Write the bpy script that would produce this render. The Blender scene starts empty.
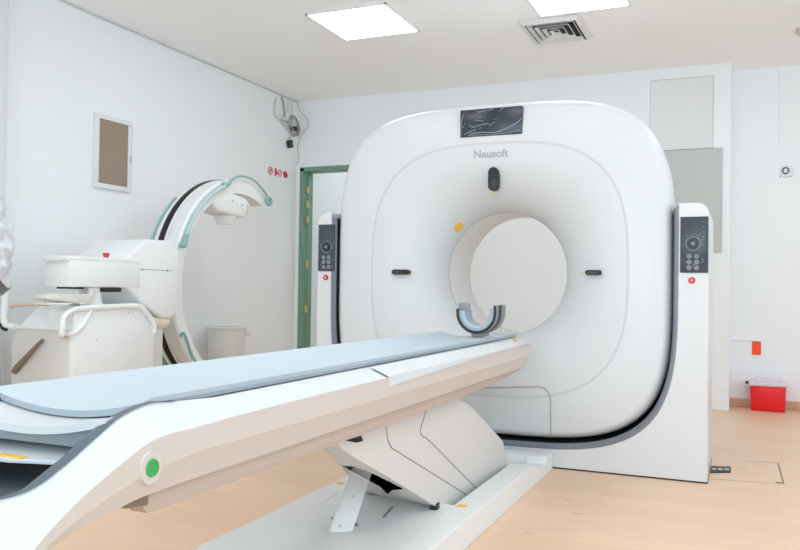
import bpy, bmesh, math, random
from mathutils import Vector, Matrix
random.seed(4)
PI = math.pi
S = bpy.context.scene
COL = S.collection

# ------------------------------------------------------------------ materials
def srgb(r, g, b):
    f = lambda c: (c/255/12.92) if c/255 <= 0.04045 else ((c/255+0.055)/1.055)**2.4
    return (f(r), f(g), f(b), 1)

def mat(name, col, rough=0.5, metal=0.0, spec=0.5, trans=0.0, bump=None, vary=None, coat=0.0, alpha=1.0):
    m = bpy.data.materials.new(name); m.use_nodes = True
    nt = m.node_tree; b = nt.nodes['Principled BSDF']
    c = srgb(*col)
    b.inputs['Base Color'].default_value = c
    b.inputs['Roughness'].default_value = rough
    b.inputs['Metallic'].default_value = metal
    b.inputs['Specular IOR Level'].default_value = spec
    b.inputs['Transmission Weight'].default_value = trans
    b.inputs['Coat Weight'].default_value = coat
    b.inputs['Alpha'].default_value = alpha
    if vary or bump:
        tc = nt.nodes.new('ShaderNodeTexCoord')
    if vary:                                   # vary = (scale, amount)
        n = nt.nodes.new('ShaderNodeTexNoise'); n.inputs['Scale'].default_value = vary[0]; n.inputs['Detail'].default_value = 4
        nt.links.new(tc.outputs['Object'], n.inputs['Vector'])
        mx = nt.nodes.new('ShaderNodeMix'); mx.data_type = 'RGBA'
        k = vary[1]
        mx.inputs[6].default_value = (c[0]*(1-k), c[1]*(1-k), c[2]*(1-k), 1)
        mx.inputs[7].default_value = (min(1, c[0]*(1+k)), min(1, c[1]*(1+k)), min(1, c[2]*(1+k)), 1)
        nt.links.new(n.outputs['Fac'], mx.inputs[0]); nt.links.new(mx.outputs[2], b.inputs['Base Color'])
    if bump:                                   # bump = (scale, strength)
        n2 = nt.nodes.new('ShaderNodeTexNoise'); n2.inputs['Scale'].default_value = bump[0]; n2.inputs['Detail'].default_value = 3
        nt.links.new(tc.outputs['Object'], n2.inputs['Vector'])
        bp = nt.nodes.new('ShaderNodeBump'); bp.inputs['Strength'].default_value = bump[1]; bp.inputs['Distance'].default_value = 0.01
        nt.links.new(n2.outputs['Fac'], bp.inputs['Height']); nt.links.new(bp.outputs['Normal'], b.inputs['Normal'])
    return m

def emis(name, col, strength):
    m = bpy.data.materials.new(name); m.use_nodes = True
    nt = m.node_tree; nt.nodes.clear()
    e = nt.nodes.new('ShaderNodeEmission'); o = nt.nodes.new('ShaderNodeOutputMaterial')
    e.inputs[0].default_value = (*col, 1); e.inputs[1].default_value = strength
    nt.links.new(e.outputs[0], o.inputs[0]); return m

M = dict(
    wall=mat('wall_paint', (236, 241, 244), 0.75, vary=(1.3, 0.02), bump=(60, 0.04)),
    ceil=mat('ceiling_paint', (246, 249, 250), 0.85, vary=(0.9, 0.015)),
    pilaster=mat('pilaster_paint', (214, 219, 222), 0.7),
    white=mat('white_enamel', (214, 217, 218), 0.38, coat=0.15),
    cover=mat('gantry_white', (213, 217, 219), 0.42, coat=0.1),
    inner=mat('gantry_inner_white', (211, 214, 215), 0.5),
    liner=mat('bore_liner', (228, 228, 226), 0.5),
    seam=mat('seam_gray', (200, 204, 206), 0.6),
    hair=mat('panel_gap', (142, 143, 142), 0.8),
    band=mat('slate_band', (124, 129, 138), 0.45),
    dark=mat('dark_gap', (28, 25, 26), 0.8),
    glass=mat('console_glass', (62, 70, 80), 0.22, spec=0.4),
    screen=mat('screen_glass', (48, 56, 66), 0.25, spec=0.4),
    film=mat('pale_gray', (168, 177, 186), 0.35),  # pale gray of the drawn film reflections and the outlet connectors
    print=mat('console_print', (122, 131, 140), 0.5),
    dial=mat('dial_dark', (34, 38, 44), 0.4),
    ringc=mat('bore_ring_gray', (168, 178, 190), 0.5),
    red=mat('red_plastic', (214, 22, 34), 0.4),
    redsign=mat('red_print', (206, 52, 66), 0.6),
    logo=mat('logo_gray', (163, 168, 171), 0.6),
    laser=mat('laser_window', (44, 47, 50), 0.4, spec=.25),
    laser2=mat('laser_lens', (62, 67, 70), 0.35, spec=.25),
    yellow=mat('yellow_label', (242, 190, 30), 0.55),
    tri=mat('warning_yellow', (214, 200, 60), 0.55),
    tan=mat('bed_side', (202, 192, 184), 0.5),  # warm bounce from the peach floor is put into this colour
    bedwhite=mat('bed_white', (208, 212, 215), 0.4),
    rail=mat('bed_rail', (186, 172, 160), 0.5),  # pinkish floor reflection painted into the rail colour
    mat=mat('mattress_blue_gray', (187, 201, 209), 0.7, vary=(6, 0.02), bump=(180, 0.05)),
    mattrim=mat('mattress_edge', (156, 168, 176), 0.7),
    slate=mat('slate_plastic', (86, 98, 108), 0.45),
    tray=mat('tray_slate', (70, 82, 88), 0.5),
    green=mat('green_button', (56, 158, 84), 0.45),
    pale=mat('pale_ring', (206, 200, 193), 0.45),
    basepl=mat('base_white', (226, 229, 228), 0.5),
    skirt=mat('column_white', (212, 209, 205), 0.5),
    foam=mat('head_pad', (176, 190, 198), 0.75),
    tab=mat('gray_tab', (142, 148, 152), 0.55),
    carm=mat('c_arm_ivory', (230, 233, 232), 0.5),
    carm2=mat('c_arm_shade', (214, 212, 207), 0.55),
    ivory=mat('c_arm_beige', (214, 204, 190), 0.55),
    teal=mat('teal_rail', (134, 178, 172), 0.45),
    teal2=mat('pale_teal', (182, 208, 210), 0.4),
    track=mat('black_track', (18, 18, 20), 0.5),
    metal=mat('satin_metal', (150, 148, 140), 0.35, metal=0.7),
    brass=mat('brass', (206, 184, 130), 0.4, metal=0.35),
    frame_green=mat('green_paint', (112, 150, 130), 0.5, vary=(5, 0.06)),
    steelwhite=mat('frame_white', (224, 228, 230), 0.45),
    brown_reflection=mat('mirrored_brown', (152, 134, 116), 0.3, vary=(4, 0.08)),  # brown painted in for what the glass mirrors
    grayboard=mat('gray_board', (190, 195, 192), 0.6),
    recess=mat('recess_paint', (226, 229, 230), 0.75),
    orange=mat('orange_card', (250, 84, 30), 0.6),
    lid=mat('milky_lid', (222, 210, 216), 0.35),
    tubred=mat('red_tub', (232, 10, 24), 0.38),
    wood=mat('wood_skirting', (206, 172, 142), 0.55, vary=(8, 0.06)),
    bin=mat('bin_white', (216, 217, 213), 0.5),
    cable=mat('cable_gray', (166, 163, 156), 0.6),
    cablew=mat('cable_white', (206, 204, 198), 0.6),
    black=mat('black_plastic', (34, 34, 36), 0.5),
    cloth=mat('white_cloth', (206, 211, 215), 0.85, bump=(90, 0.08)),
    beige=mat('beige_post', (206, 184, 168), 0.6),
    brown=mat('brown_bar', (126, 112, 96), 0.55),
    slat=mat('vent_white', (222, 224, 224), 0.5),
    ventdark=mat('vent_dark', (38, 44, 50), 0.7),
    beige2=mat('detector_beige', (196, 194, 178), 0.5),
    panel=emis('light_panel', (0.88, 0.95, 1.0), 6.4),
    sky=emis('daylight_pane', (0.72, 0.87, 1.0), 1.0),
)

def floor_mat():
    m = bpy.data.materials.new('vinyl_wood_floor'); m.use_nodes = True
    nt = m.node_tree; b = nt.nodes['Principled BSDF']; L = nt.links.new
    tc = nt.nodes.new('ShaderNodeTexCoord')
    br = nt.nodes.new('ShaderNodeTexBrick')
    br.offset = 0.37; br.inputs['Scale'].default_value = 1.0
    br.inputs['Brick Width'].default_value = 1.15; br.inputs['Row Height'].default_value = 0.145
    br.inputs['Mortar Size'].default_value = 0.0022; br.inputs['Mortar Smooth'].default_value = 0.3
    br.inputs['Color1'].default_value = srgb(230, 197, 168); br.inputs['Color2'].default_value = srgb(226, 191, 161)
    br.inputs['Mortar'].default_value = srgb(221, 186, 156)
    L(tc.outputs['Object'], br.inputs['Vector'])
    mp = nt.nodes.new('ShaderNodeMapping'); mp.inputs['Scale'].default_value = (1.2, 14, 1)
    L(tc.outputs['Object'], mp.inputs['Vector'])
    n = nt.nodes.new('ShaderNodeTexNoise'); n.inputs['Scale'].default_value = 2.2; n.inputs['Detail'].default_value = 5
    L(mp.outputs[0], n.inputs['Vector'])
    mx = nt.nodes.new('ShaderNodeMix'); mx.data_type = 'RGBA'; mx.blend_type = 'MULTIPLY'; mx.inputs[0].default_value = 0.35
    cr = nt.nodes.new('ShaderNodeValToRGB'); cr.color_ramp.elements[0].position = 0.3; cr.color_ramp.elements[1].position = 0.7
    cr.color_ramp.elements[0].color = (0.86, 0.84, 0.82, 1); cr.color_ramp.elements[1].color = (1, 1, 1, 1)
    L(n.outputs['Fac'], cr.inputs[0]); L(br.outputs['Color'], mx.inputs[6]); L(cr.outputs[0], mx.inputs[7])
    L(mx.outputs[2], b.inputs['Base Color'])
    b.inputs['Roughness'].default_value = 0.36; b.inputs['Specular IOR Level'].default_value = 0.4
    return m
M['floor'] = floor_mat()

# ------------------------------------------------------------------ object helpers
OFF = {}
def link(name, bm, m, parent=None, smooth=35, off=None):
    """one mesh object from a bmesh in world coordinates"""
    bmesh.ops.remove_doubles(bm, verts=bm.verts, dist=1e-6)
    bmesh.ops.recalc_face_normals(bm, faces=bm.faces)
    if parent is None:
        if off is None:
            xs = [v.co for v in bm.verts]
            lo = Vector([min(v[i] for v in xs) for i in range(3)]); hi = Vector([max(v[i] for v in xs) for i in range(3)])
            off = Vector(((lo.x+hi.x)/2, (lo.y+hi.y)/2, lo.z))
        base = Vector(off)
    else:
        base = OFF[parent.name]
    bmesh.ops.translate(bm, verts=bm.verts, vec=-base)
    me = bpy.data.meshes.new(name); bm.to_mesh(me); bm.free()
    mats = m if isinstance(m, (list, tuple)) else [m]
    for k in mats: me.materials.append(M[k])
    if smooth:
        for p in me.polygons: p.use_smooth = True
        me.set_sharp_from_angle(angle=math.radians(smooth))
    o = bpy.data.objects.new(name, me); COL.objects.link(o)
    if parent is None: o.location = base
    else: o.parent = parent
    OFF[o.name] = base
    return o

def empty(name, loc):
    o = bpy.data.objects.new(name, None); COL.objects.link(o); o.location = loc
    o.empty_display_size = 0.1; OFF[o.name] = Vector(loc); return o

def tag(o, label, cat, group=None, kind=None):
    o['label'] = label; o['category'] = cat
    if group: o['group'] = group
    if kind: o['kind'] = kind
    return o

def struct(o, label=None):
    o['kind'] = 'structure'
    if label: o['label'] = label
    return o

def box(bm, x0, x1, y0, y1, z0, z1, bev=0.0, seg=2, mi=0):
    r = bmesh.ops.create_cube(bm, size=1)
    vs = r['verts']
    for v in vs:
        v.co = Vector((x0+(v.co.x+.5)*(x1-x0), y0+(v.co.y+.5)*(y1-y0), z0+(v.co.z+.5)*(z1-z0)))
    fs = {f for v in vs for f in v.link_faces}
    for f in fs: f.material_index = mi
    if bev > 0:
        es = list({e for f in fs for e in f.edges})
        bmesh.ops.bevel(bm, geom=es, offset=bev, segments=seg, profile=0.5, affect='EDGES')
    return vs

def mk(): return bmesh.new()

def boxobj(name, m, parent, *d, bev=0.0, seg=2):
    bm = mk(); box(bm, *d, bev=bev, seg=seg); return link(name, bm, m, parent)

def frame_axes(t):
    t = t.normalized(); up = Vector((0, 0, 1)) if abs(t.z) < 0.95 else Vector((1, 0, 0))
    a = t.cross(up).normalized(); return a, a.cross(t).normalized()

def tube(bm, pts, r, n=10, closed=False, cap=True, mi=0):
    pts = [Vector(p) for p in pts]; rings = []
    N = len(pts); a0 = None
    for i, p in enumerate(pts):
        if closed: t = pts[(i+1) % N]-pts[i-1]
        else: t = pts[min(i+1, N-1)]-pts[max(i-1, 0)]
        t.normalize()
        if a0 is None: a0, _ = frame_axes(t)
        a = (a0 - t*a0.dot(t)); a = a.normalized() if a.length > 1e-5 else frame_axes(t)[0]
        a0 = a; b = t.cross(a)
        rr = r[i] if isinstance(r, (list, tuple)) else r
        rings.append([bm.verts.new(p + a*rr*math.cos(2*PI*k/n) + b*rr*math.sin(2*PI*k/n)) for k in range(n)])
    M_ = N if closed else N-1
    for i in range(M_):
        A, B = rings[i], rings[(i+1) % N]
        for k in range(n):
            f = bm.faces.new((A[k], A[(k+1) % n], B[(k+1) % n], B[k])); f.material_index = mi
    if cap and not closed:
        bm.faces.new(rings[0][::-1]).material_index = mi; bm.faces.new(rings[-1]).material_index = mi

def spline(pts, n=8, closed=False):
    P = [Vector(p) for p in pts]; out = []; N = len(P)
    rng = range(N) if closed else range(N-1)
    for i in rng:
        if closed: a, b, c, d = P[i-1], P[i], P[(i+1) % N], P[(i+2) % N]
        else: a, b, c, d = P[max(i-1, 0)], P[i], P[i+1], P[min(i+2, N-1)]
        for k in range(n):
            t = k/n
            out.append(0.5*((2*b)+(c-a)*t+(2*a-5*b+4*c-d)*t*t+(3*b-a-3*c+d)*t**3))
    if not closed: out.append(P[-1])
    return out

def cyl(bm, p0, p1, r0, r1=None, n=32, cap=True, mi=0):
    r1 = r0 if r1 is None else r1
    tube(bm, [p0, p1], [r0, r1], n=n, cap=cap, mi=mi)

def prism(bm, poly, axis, a, b, bev=0.0, seg=2, mi=0):
    """poly: 2-D points in the two other axes (in x<y<z order), extruded from a to b along axis"""
    def P(p, w):
        if axis == 'X': return Vector((w, p[0], p[1]))
        if axis == 'Y': return Vector((p[0], w, p[1]))
        return Vector((p[0], p[1], w))
    A = [bm.verts.new(P(p, a)) for p in poly]; B = [bm.verts.new(P(p, b)) for p in poly]
    fs = [bm.faces.new(A), bm.faces.new(B[::-1])]
    n = len(poly)
    for i in range(n): fs.append(bm.faces.new((A[i], B[i], B[(i+1) % n], A[(i+1) % n])))
    for f in fs: f.material_index = mi
    if bev:
        bmesh.ops.recalc_face_normals(bm, faces=fs)
        es = list({e for f in fs for e in f.edges})
        bmesh.ops.bevel(bm, geom=es, offset=bev, segments=seg, profile=0.5, affect='EDGES', clamp_overlap=True)

def lathe(bm, prof, cx, cy, n=40, mi=0):
    rings = []
    for r, z in prof:
        if r < 1e-6: rings.append([bm.verts.new((cx, cy, z))])
        else: rings.append([bm.verts.new((cx+r*math.cos(2*PI*k/n), cy+r*math.sin(2*PI*k/n), z)) for k in range(n)])
    for A, B in zip(rings, rings[1:]):
        for k in range(n):
            q = [A[k % len(A)], A[(k+1) % len(A)], B[(k+1) % len(B)], B[k % len(B)]]
            u = []
            for v in q:
                if v not in u: u.append(v)
            if len(u) > 2: bm.faces.new(u).material_index = mi

def grid(bm, rows, mi=0, close_u=False):
    """rows: list of lists of points -> quad sheet"""
    V = [[bm.verts.new(p) for p in r] for r in rows]
    for A, B in zip(V, V[1:]):
        n = len(A)
        for k in range(n if close_u else n-1):
            f = bm.faces.new((A[k], A[(k+1) % n], B[(k+1) % n], B[k])); f.material_index = mi
    return V

def solidify(bm, faces, th):
    bmesh.ops.recalc_face_normals(bm, faces=bm.faces)
    bmesh.ops.solidify(bm, geom=list(faces), thickness=th)

# ------------------------------------------------------------------ room
XL, XR, YN, YB, YB2, ZC = -4.04, 2.9, -2.6, 6.82, 7.09, 2.75
T = 0.15
def shell(name, m, boxes, label=None):
    bm = mk()
    for b in boxes: box(bm, *b)
    return struct(link(name, bm, m, None, smooth=0), label)
shell('floor', 'floor', [(XL-T, XR+T, YN-T, 9.0, -0.12, 0)], 'pale peach wood-look vinyl floor')
shell('ceiling', 'ceil', [(XL-T, XR+T, YN-T, YB2+T, ZC, ZC+T)], 'plain off-white plaster ceiling')
shell('wall_left', 'wall', [(XL-T, XL, YN-T, 9.0, 0, ZC)], 'white painted left wall')
# back wall with a doorway at its left end; the recess with the gray board at its right end
DX0, DX1, DZ = -4.0, -3.02, 2.09
RX0, RX1, RZ0, RZ1 = -0.706, -0.218, 1.20, 2.66
shell('wall_back', 'wall', [
    (DX1, RX0, YB, YB2+T, 0, ZC), (XL, DX1, YB, YB+T, DZ, ZC), (XL, DX0, YB, YB+T, 0, DZ),
    (RX0, RX1, YB, YB2+T, 0, RZ0), (RX0, RX1, YB, YB2+T, RZ1, ZC), (RX0, RX1, YB+0.05, YB2+T, RZ0, RZ1),
    (RX1, -0.09, YB, YB2+T, 0, ZC)], 'white back wall behind the scanner')
shell('wall_alcove', 'wall', [(-0.09, XR, YB2, YB2+T, 0, ZC)], 'white recessed wall behind the red tub')
# right-hand side and rear of the room (out of view), the rear one with a wide daylight window; the right-hand window is added for fill
SY0, SY1, SZ0, SZ1 = -1.8, 4.4, 0.75, 2.6
shell('wall_right', 'wall', [(XR, XR+T, YN-T, SY0, 0, ZC), (XR, XR+T, SY1, YB2+T, 0, ZC), (XR, XR+T, SY0, SY1, 0, SZ0), (XR, XR+T, SY0, SY1, SZ1, ZC)])
bm = mk(); box(bm, XR+.10, XR+.12, SY0, SY1, SZ0, SZ1); pane_added = link('pane', bm, 'sky', None, smooth=0)  # glowing pane of the added side window
bm = mk()
for k in range(6): y = SY0+.02+(SY1-SY0-.04)*k/5; box(bm, XR+.05, XR+.09, y-.02, y+.02, SZ0, SZ1)
for z in (SZ0+.02, SZ1-.02): box(bm, XR+.05, XR+.09, SY0, SY1, z-.02, z+.02)
win_added = struct(link('window_added', bm, 'steelwhite', None)); pane_added.parent = win_added; pane_added.location = pane_added.location-win_added.location  # made-up side window that brightens ceiling and walls
WX0, WX1, WZ0, WZ1 = -2.6, 1.6, 0.95, 2.45
shell('wall_rear', 'wall', [(XL, WX0, YN-T, YN, 0, ZC), (WX1, XR, YN-T, YN, 0, ZC),
                            (WX0, WX1, YN-T, YN, 0, WZ0), (WX0, WX1, YN-T, YN, WZ1, ZC)])
bm = mk(); box(bm, WX0, WX1, YN-0.12, YN-0.10, WZ0, WZ1); pane = link('pane', bm, 'sky', None, smooth=0)
bm = mk()
for x in (WX0+.02, (WX0*2+WX1)/3, (WX0+2*WX1)/3, WX1-.02): box(bm, x-.02, x+.02, YN-.09, YN-.03, WZ0, WZ1)
for z in (WZ0+.02, WZ1-.02): box(bm, WX0, WX1, YN-.09, YN-.03, z-.02, z+.02)
win = struct(link('window_1', bm, 'steelwhite', None)); pane.parent = win
pane.location = pane.location - win.location
# corridor seen through the doorway
shell('wall_corridor', 'wall', [(XL, -2.4, 8.4, 8.4+T, 0, ZC), (-2.4, -2.4+T, YB2, 8.4+T, 0, ZC)], 'gray-white corridor wall beyond the green doorway')
shell('ceiling_corridor', 'ceil', [(XL, -2.25, YB2+T, 8.55, ZC, ZC+T)])
# green door frame with brass hinges
bm = mk()
box(bm, DX0, DX0+.052, YB-.012, YB+T, 0, DZ+.0, bev=.004)
box(bm, DX0+.052, DX0+.060, YB+.05, YB+T, 0, DZ-.04, bev=.003)
box(bm, DX1-.055, DX1, YB-.012, YB+T, 0, DZ, bev=.004)
box(bm, DX0, DX1, YB-.012, YB+T, DZ-.036, DZ+.008, bev=.004)
door = struct(link('door_1', bm, 'frame_green', None), 'open doorway with a green painted frame')
for z in (1.874, 1.737, 1.59, 1.149, 0.71):
    bm = mk(); box(bm, DX0+.053, DX0+.078, YB+.02, YB+.048, z-.035, z+.035, bev=.003)
    cyl(bm, (DX0+.078, YB+.02, z-.035), (DX0+.078, YB+.02, z+.035), .007, n=10)
    h = link('hinge', bm, 'brass', door); h['label'] = 'brass hinge leaf'
# recess: gray board over the lower part of the niche
bm = mk(); box(bm, -0.75, -0.15, YB-.022, YB, 1.247, 2.072, bev=.004)
tag(link('gray_board', bm, 'grayboard', None), 'flat gray board fixed on the back wall right of the scanner', 'board')
bm = mk(); box(bm, RX0+.002, RX1-.002, YB+.009, YB+.049, 2.08, RZ1-.002)
struct(link('window_2', bm, 'recess', None), 'shallow blocked-up window recess above the gray board')
# pilaster on the left wall, dark shadow joint below the ceiling, skirting
bm = mk(); box(bm, XL, XL+.10, 1.6, 3.36, 0, ZC)
struct(link('trim_1', bm, 'pilaster', None, smooth=0), 'shallow pilaster on the left wall')
bm = mk(); box(bm, XL, XL+.012, 3.36, YB, ZC-.014, ZC)
struct(link('trim_2', bm, 'seam', None, smooth=0), 'thin gray joint between left wall and ceiling')
bm = mk(); box(bm, -0.09, XR, YB2-.014, YB2, 0, .07, bev=.003)
struct(link('baseboard_back', bm, 'wood', None), 'light wood skirting on the alcove wall')
bm = mk(); box(bm, .265, .285, YB2-.012, YB2, 2.1, ZC)
struct(link('trim_3', bm, 'wall', None), 'white vertical cable trunking on the alcove wall')
bm = mk(); box(bm, -.085, .085, YB2-.014, YB2, .538, .556, bev=.003)
struct(link('trim_4', bm, 'wall', None), 'white horizontal cable trunking ending at the orange card')

# ------------------------------------------------------------------ ceiling: light panels, vent, detector
def light_panel(cx, cy, label):
    w = .295
    t = empty('ceiling_light', (cx, cy, ZC-.012))
    tag(t, label, 'ceiling light', 'square ceiling light panels')
    bm = mk()
    for a in ((-w, w, -w, -w+.012), (-w, w, w-.012, w), (-w, -w+.012, -w, w), (w-.012, w, -w, w)):
        box(bm, cx+a[0], cx+a[1], cy+a[2], cy+a[3], ZC-.012, ZC)
    link('frame', bm, 'steelwhite', t)
    bm = mk(); box(bm, cx-w+.012, cx+w-.012, cy-w+.012, cy+w-.012, ZC-.008, ZC-.002)
    link('diffuser', bm, 'panel', t, smooth=0)
light_panel(-2.40, 4.92, 'lit square ceiling panel above the left half of the scanner, fully in view')
light_panel(-0.955, 4.92, 'lit square ceiling panel next to the air vent, cut by the frame')
for i, (x, y) in enumerate(((-2.4, 2.3), (-0.955, 2.3), (0.6, 4.92), (0.6, 2.3), (1.8, 1.0))):
    light_panel(x, y, 'lit square ceiling panel out of view in the near half of the room')

vx, vy = -1.205, 5.525
t = empty('ceiling_vent', (vx, vy, ZC-.03))
tag(t, 'square white louvred air vent in the ceiling above the scanner', 'air vent')
def sqring(bm, wx, wy, wx2, wy2, z0, z1):
    A = [(-wx, -wy), (wx, -wy), (wx, wy), (-wx, wy)]; B = [(-wx2, -wy2), (wx2, -wy2), (wx2, wy2), (-wx2, wy2)]
    for dz in (0,):
        va = [bm.verts.new((vx+p[0], vy+p[1], z0)) for p in A]; vb = [bm.verts.new((vx+p[0], vy+p[1], z1)) for p in B]
        va2 = [bm.verts.new((vx+p[0], vy+p[1], z0+.003)) for p in A]; vb2 = [bm.verts.new((vx+p[0]*.99, vy+p[1]*.99, z1+.003)) for p in B]
        for k in range(4):
            j = (k+1) % 4
            bm.faces.new((va[k], va[j], vb[j], vb[k])); bm.faces.new((va2[k], vb2[k], vb2[j], va2[j]))
            bm.faces.new((va[k], va2[k], va2[j], va[j])); bm.faces.new((vb[k], vb[j], vb2[j], vb2[k]))
bm = mk(); sqring(bm, .215, .265, .172, .222, ZC-.008, ZC-.03); sqring(bm, .215, .265, .21, .26, ZC-.008, ZC-.001)
link('frame', bm, 'slat', t, smooth=0)
for i in range(4):
    a, b = .160-.042*i, .205-.050*i; bm = mk(); sqring(bm, a, b, a-.017, b-.017, ZC-.032, ZC-.014)
    link('louver', bm, 'slat', t, smooth=0)
bm = mk(); box(bm, vx-.2, vx+.2, vy-.25, vy+.25, ZC-.003, ZC-.001); link('duct_shade', bm, 'ventdark', t)  # dark plate stands in for the shadow between the louvers
bm = mk(); lathe(bm, [(0, ZC), (.06, ZC), (.06, ZC-.02), (.045, ZC-.035), (0, ZC-.037)], .385, 6.13)
d = tag(link('smoke_detector', bm, 'beige2', None), 'small round beige detector on the ceiling above the alcove wall', 'smoke detector')
bm = mk(); lathe(bm, [(0, ZC-.0375), (.022, ZC-.0375), (.018, ZC-.05), (0, ZC-.052)], .385, 6.13); link('sensor_cap', bm, 'black', d)

# ------------------------------------------------------------------ scanner gantry
GX, GZ, GY = -1.2365, 1.016, 4.14
def sup(th, a, b, n):
    c, s = abs(math.cos(th)), abs(math.sin(th)); return 1/((c/a)**n+(s/b)**n)**(1/n)
NT = 240
TH = [2*PI*k/NT for k in range(NT)]
def ring(rad, y, cz=GZ): return [Vector((GX+rad(t)*math.cos(t), y(t) if callable(y) else y, cz+rad(t)*math.sin(t))) for t in TH]
RB = .35
def rin(t): return sup(t, .703, .690 if math.sin(t) > 0 else .655, 3.0)
OCZ = 1.03
OX = -1.256
def rout(t): return sup(t, .938, .908 if math.sin(t) > 0 else .890, 3.9)
gantry = empty('scanner_gantry', (GX, 4.6, 0))
tag(gantry, 'large white ring-shaped body scanner gantry standing on the floor behind the table', 'medical scanner')
YR = 4.435
def flare_rows(y0, y1, rmax, fw, n=16):
    rows = []
    for i in range(n+1):
        f = PI/2*i/n
        rows.append(ring(lambda t: RB+(rmax(t)-RB)*fw*(1-math.cos(f)), y0+(y1-y0)*math.sin(f)))
    return rows
bm = mk(); rows = flare_rows(YR, GY, rin, .86)
rows.append(ring(rin, GY))
grid(bm, rows, close_u=True)
front_cover = link('front_cover', bm, 'inner', gantry, smooth=60)
bm = mk()
rows = [ring(lambda t: rin(t)-.001, GY), ring(lambda t: rin(t), GY-.0006), ring(lambda t: rin(t)+.012, GY-.0006), ring(lambda t: rin(t)+.013, GY)]
grid(bm, rows, close_u=True); link('contour_seam', bm, 'seam', gantry)
# outer cover
def mixring(f, y, shrink=0.0):      # f = 0 at the contour, 1 at the outside
    out = []
    for t in TH:
        a = rin(t)+.012; pa = Vector((GX+a*math.cos(t), 0, GZ+a*math.sin(t)))
        b = rout(t)-shrink; pb = Vector((OX+b*math.cos(t), 0, OCZ+b*math.sin(t)))
        p = pa.lerp(pb, f); p.y = y; out.append(p)
    return out
bm = mk()
rows = [mixring(0, GY)]
EDGE = .055
for i in range(1, 7): rows.append(mixring(i/6, GY+.022*(i/6)**2, EDGE))
for i in range(1, 9):
    f = PI/2*i/8; rows.append(mixring(1, GY+.022+.075*(1-math.cos(f)), EDGE*(1-math.sin(f))))
for y, s in ((4.45, .004), (4.7, .02), (4.95, .05), (5.05, .09), (5.09, .16)): rows.append(mixring(1, y, s))
grid(bm, rows, close_u=True)
outer_cover = link('outer_cover', bm, 'cover', gantry, smooth=60)
# tunnel and rear flare
bm = mk(); rows = [ring(lambda t: RB, YR+.004), ring(lambda t: RB, 4.62), ring(lambda t: RB, 4.79)]
for i in range(1, 13):
    f = PI/2*i/12; rows.append(ring(lambda t: RB+.28*(1-math.cos(f)), 4.79+.30*math.sin(f)))
rows.append(ring(lambda t: rout(t)-.16, 5.09, OCZ))
grid(bm, rows, close_u=True); link('bore_liner', bm, 'liner', gantry, smooth=60)
bm = mk(); tube(bm, ring(lambda t: RB+.0005, YR+.002)[::2], .0032, n=8, closed=True)
link('bore_ring', bm, 'ringc', gantry)
# base frame with two side pylons: U-shaped plate
def ucurve(a, b, n, ztop, N=64, GX=-1.252):    # from right top, down, round, to left top
    pts = [(GX+a, ztop)]
    for k in range(N+1):
        t = -PI*k/N; r = sup(t, a, b, n); pts.append((GX+r*math.cos(t), OCZ+r*math.sin(t)))
    pts.append((GX-a, ztop)); return pts
FY, FZ = 4.15, 1.36
FC = -1.228
XO = 1.078
inn = ucurve(.964, .9365, 4.0, FZ)
def pylon_top(s):   # outer top corner, rounded
    c = .055; out = []
    for k in range(9):
        f = PI/2*k/8; out.append((FC+s*(XO-c+c*math.cos(f)), FZ-c+c*math.sin(f)))
    return out
bm = mk()
def Pn(p, y): return bm.verts.new((p[0], y, p[1]))
# build as strips: match inner samples to outer samples
def outer_match(k, n):
    x, z = inn[k]
    t = math.atan2(z-OCZ, x-FC)
    dx, dz = math.cos(t), math.sin(t)
    s = min(XO/abs(dx) if abs(dx) > 1e-6 else 9, (OCZ/abs(dz)) if dz < -1e-6 else 9)
    return (FC+s*dx, max(0, OCZ+s*dz))
pairs = []
n = len(inn)
for k in range(n):
    if k == 0 or k == n-1: continue
    pairs.append((inn[k], outer_match(k, n)))
# insert the two bottom corners
fixed = []
for i, (a, b) in enumerate(pairs):
    if i and (pairs[i-1][1][1] > 0) != (b[1] > 0):
        pa, pb = pairs[i-1]; s = 1 if b[0] > FC else -1
        fixed.append((((pa[0]+a[0])/2, (pa[1]+a[1])/2), (FC+s*XO, 0)))
    fixed.append((a, b))
pairs = fixed
rt = [((-.288, FZ), p) for p in pylon_top(1)[::-1]]+[((-.288, FZ-.06), (FC+XO, FZ-.06))]
lt = [((-2.216, FZ-.06), (FC-XO, FZ-.06))]+[((-2.216, FZ), p) for p in pylon_top(-1)]
pairs = rt+pairs+lt
def usheet(bm, pairs, y): return [(Pn(a, y), Pn(b, y)) for a, b in pairs]
YF2 = 4.78
A = usheet(bm, pairs, FY); Bk = usheet(bm, pairs, YF2)
def q(*v):
    u = []
    for w in v:
        if all((w.co-x.co).length > 1e-7 for x in u): u.append(w)
    if len(u) > 2: bm.faces.new(u)
for (a, b), (c, d) in zip(A, A[1:]): q(a, b, d, c)
for (a, b), (c, d) in zip(Bk, Bk[1:]): q(a, c, d, b)
for i in range(len(A)-1):
    q(A[i][0], A[i+1][0], Bk[i+1][0], Bk[i][0]); q(A[i][1], Bk[i][1], Bk[i+1][1], A[i+1][1])
q(A[0][0], Bk[0][0], Bk[0][1], A[0][1]); q(A[-1][0], A[-1][1], Bk[-1][1], Bk[-1][0])
bmesh.ops.remove_doubles(bm, verts=bm.verts, dist=1e-5)
base_frame = link('base_frame', bm, 'white', gantry, smooth=30)
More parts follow.
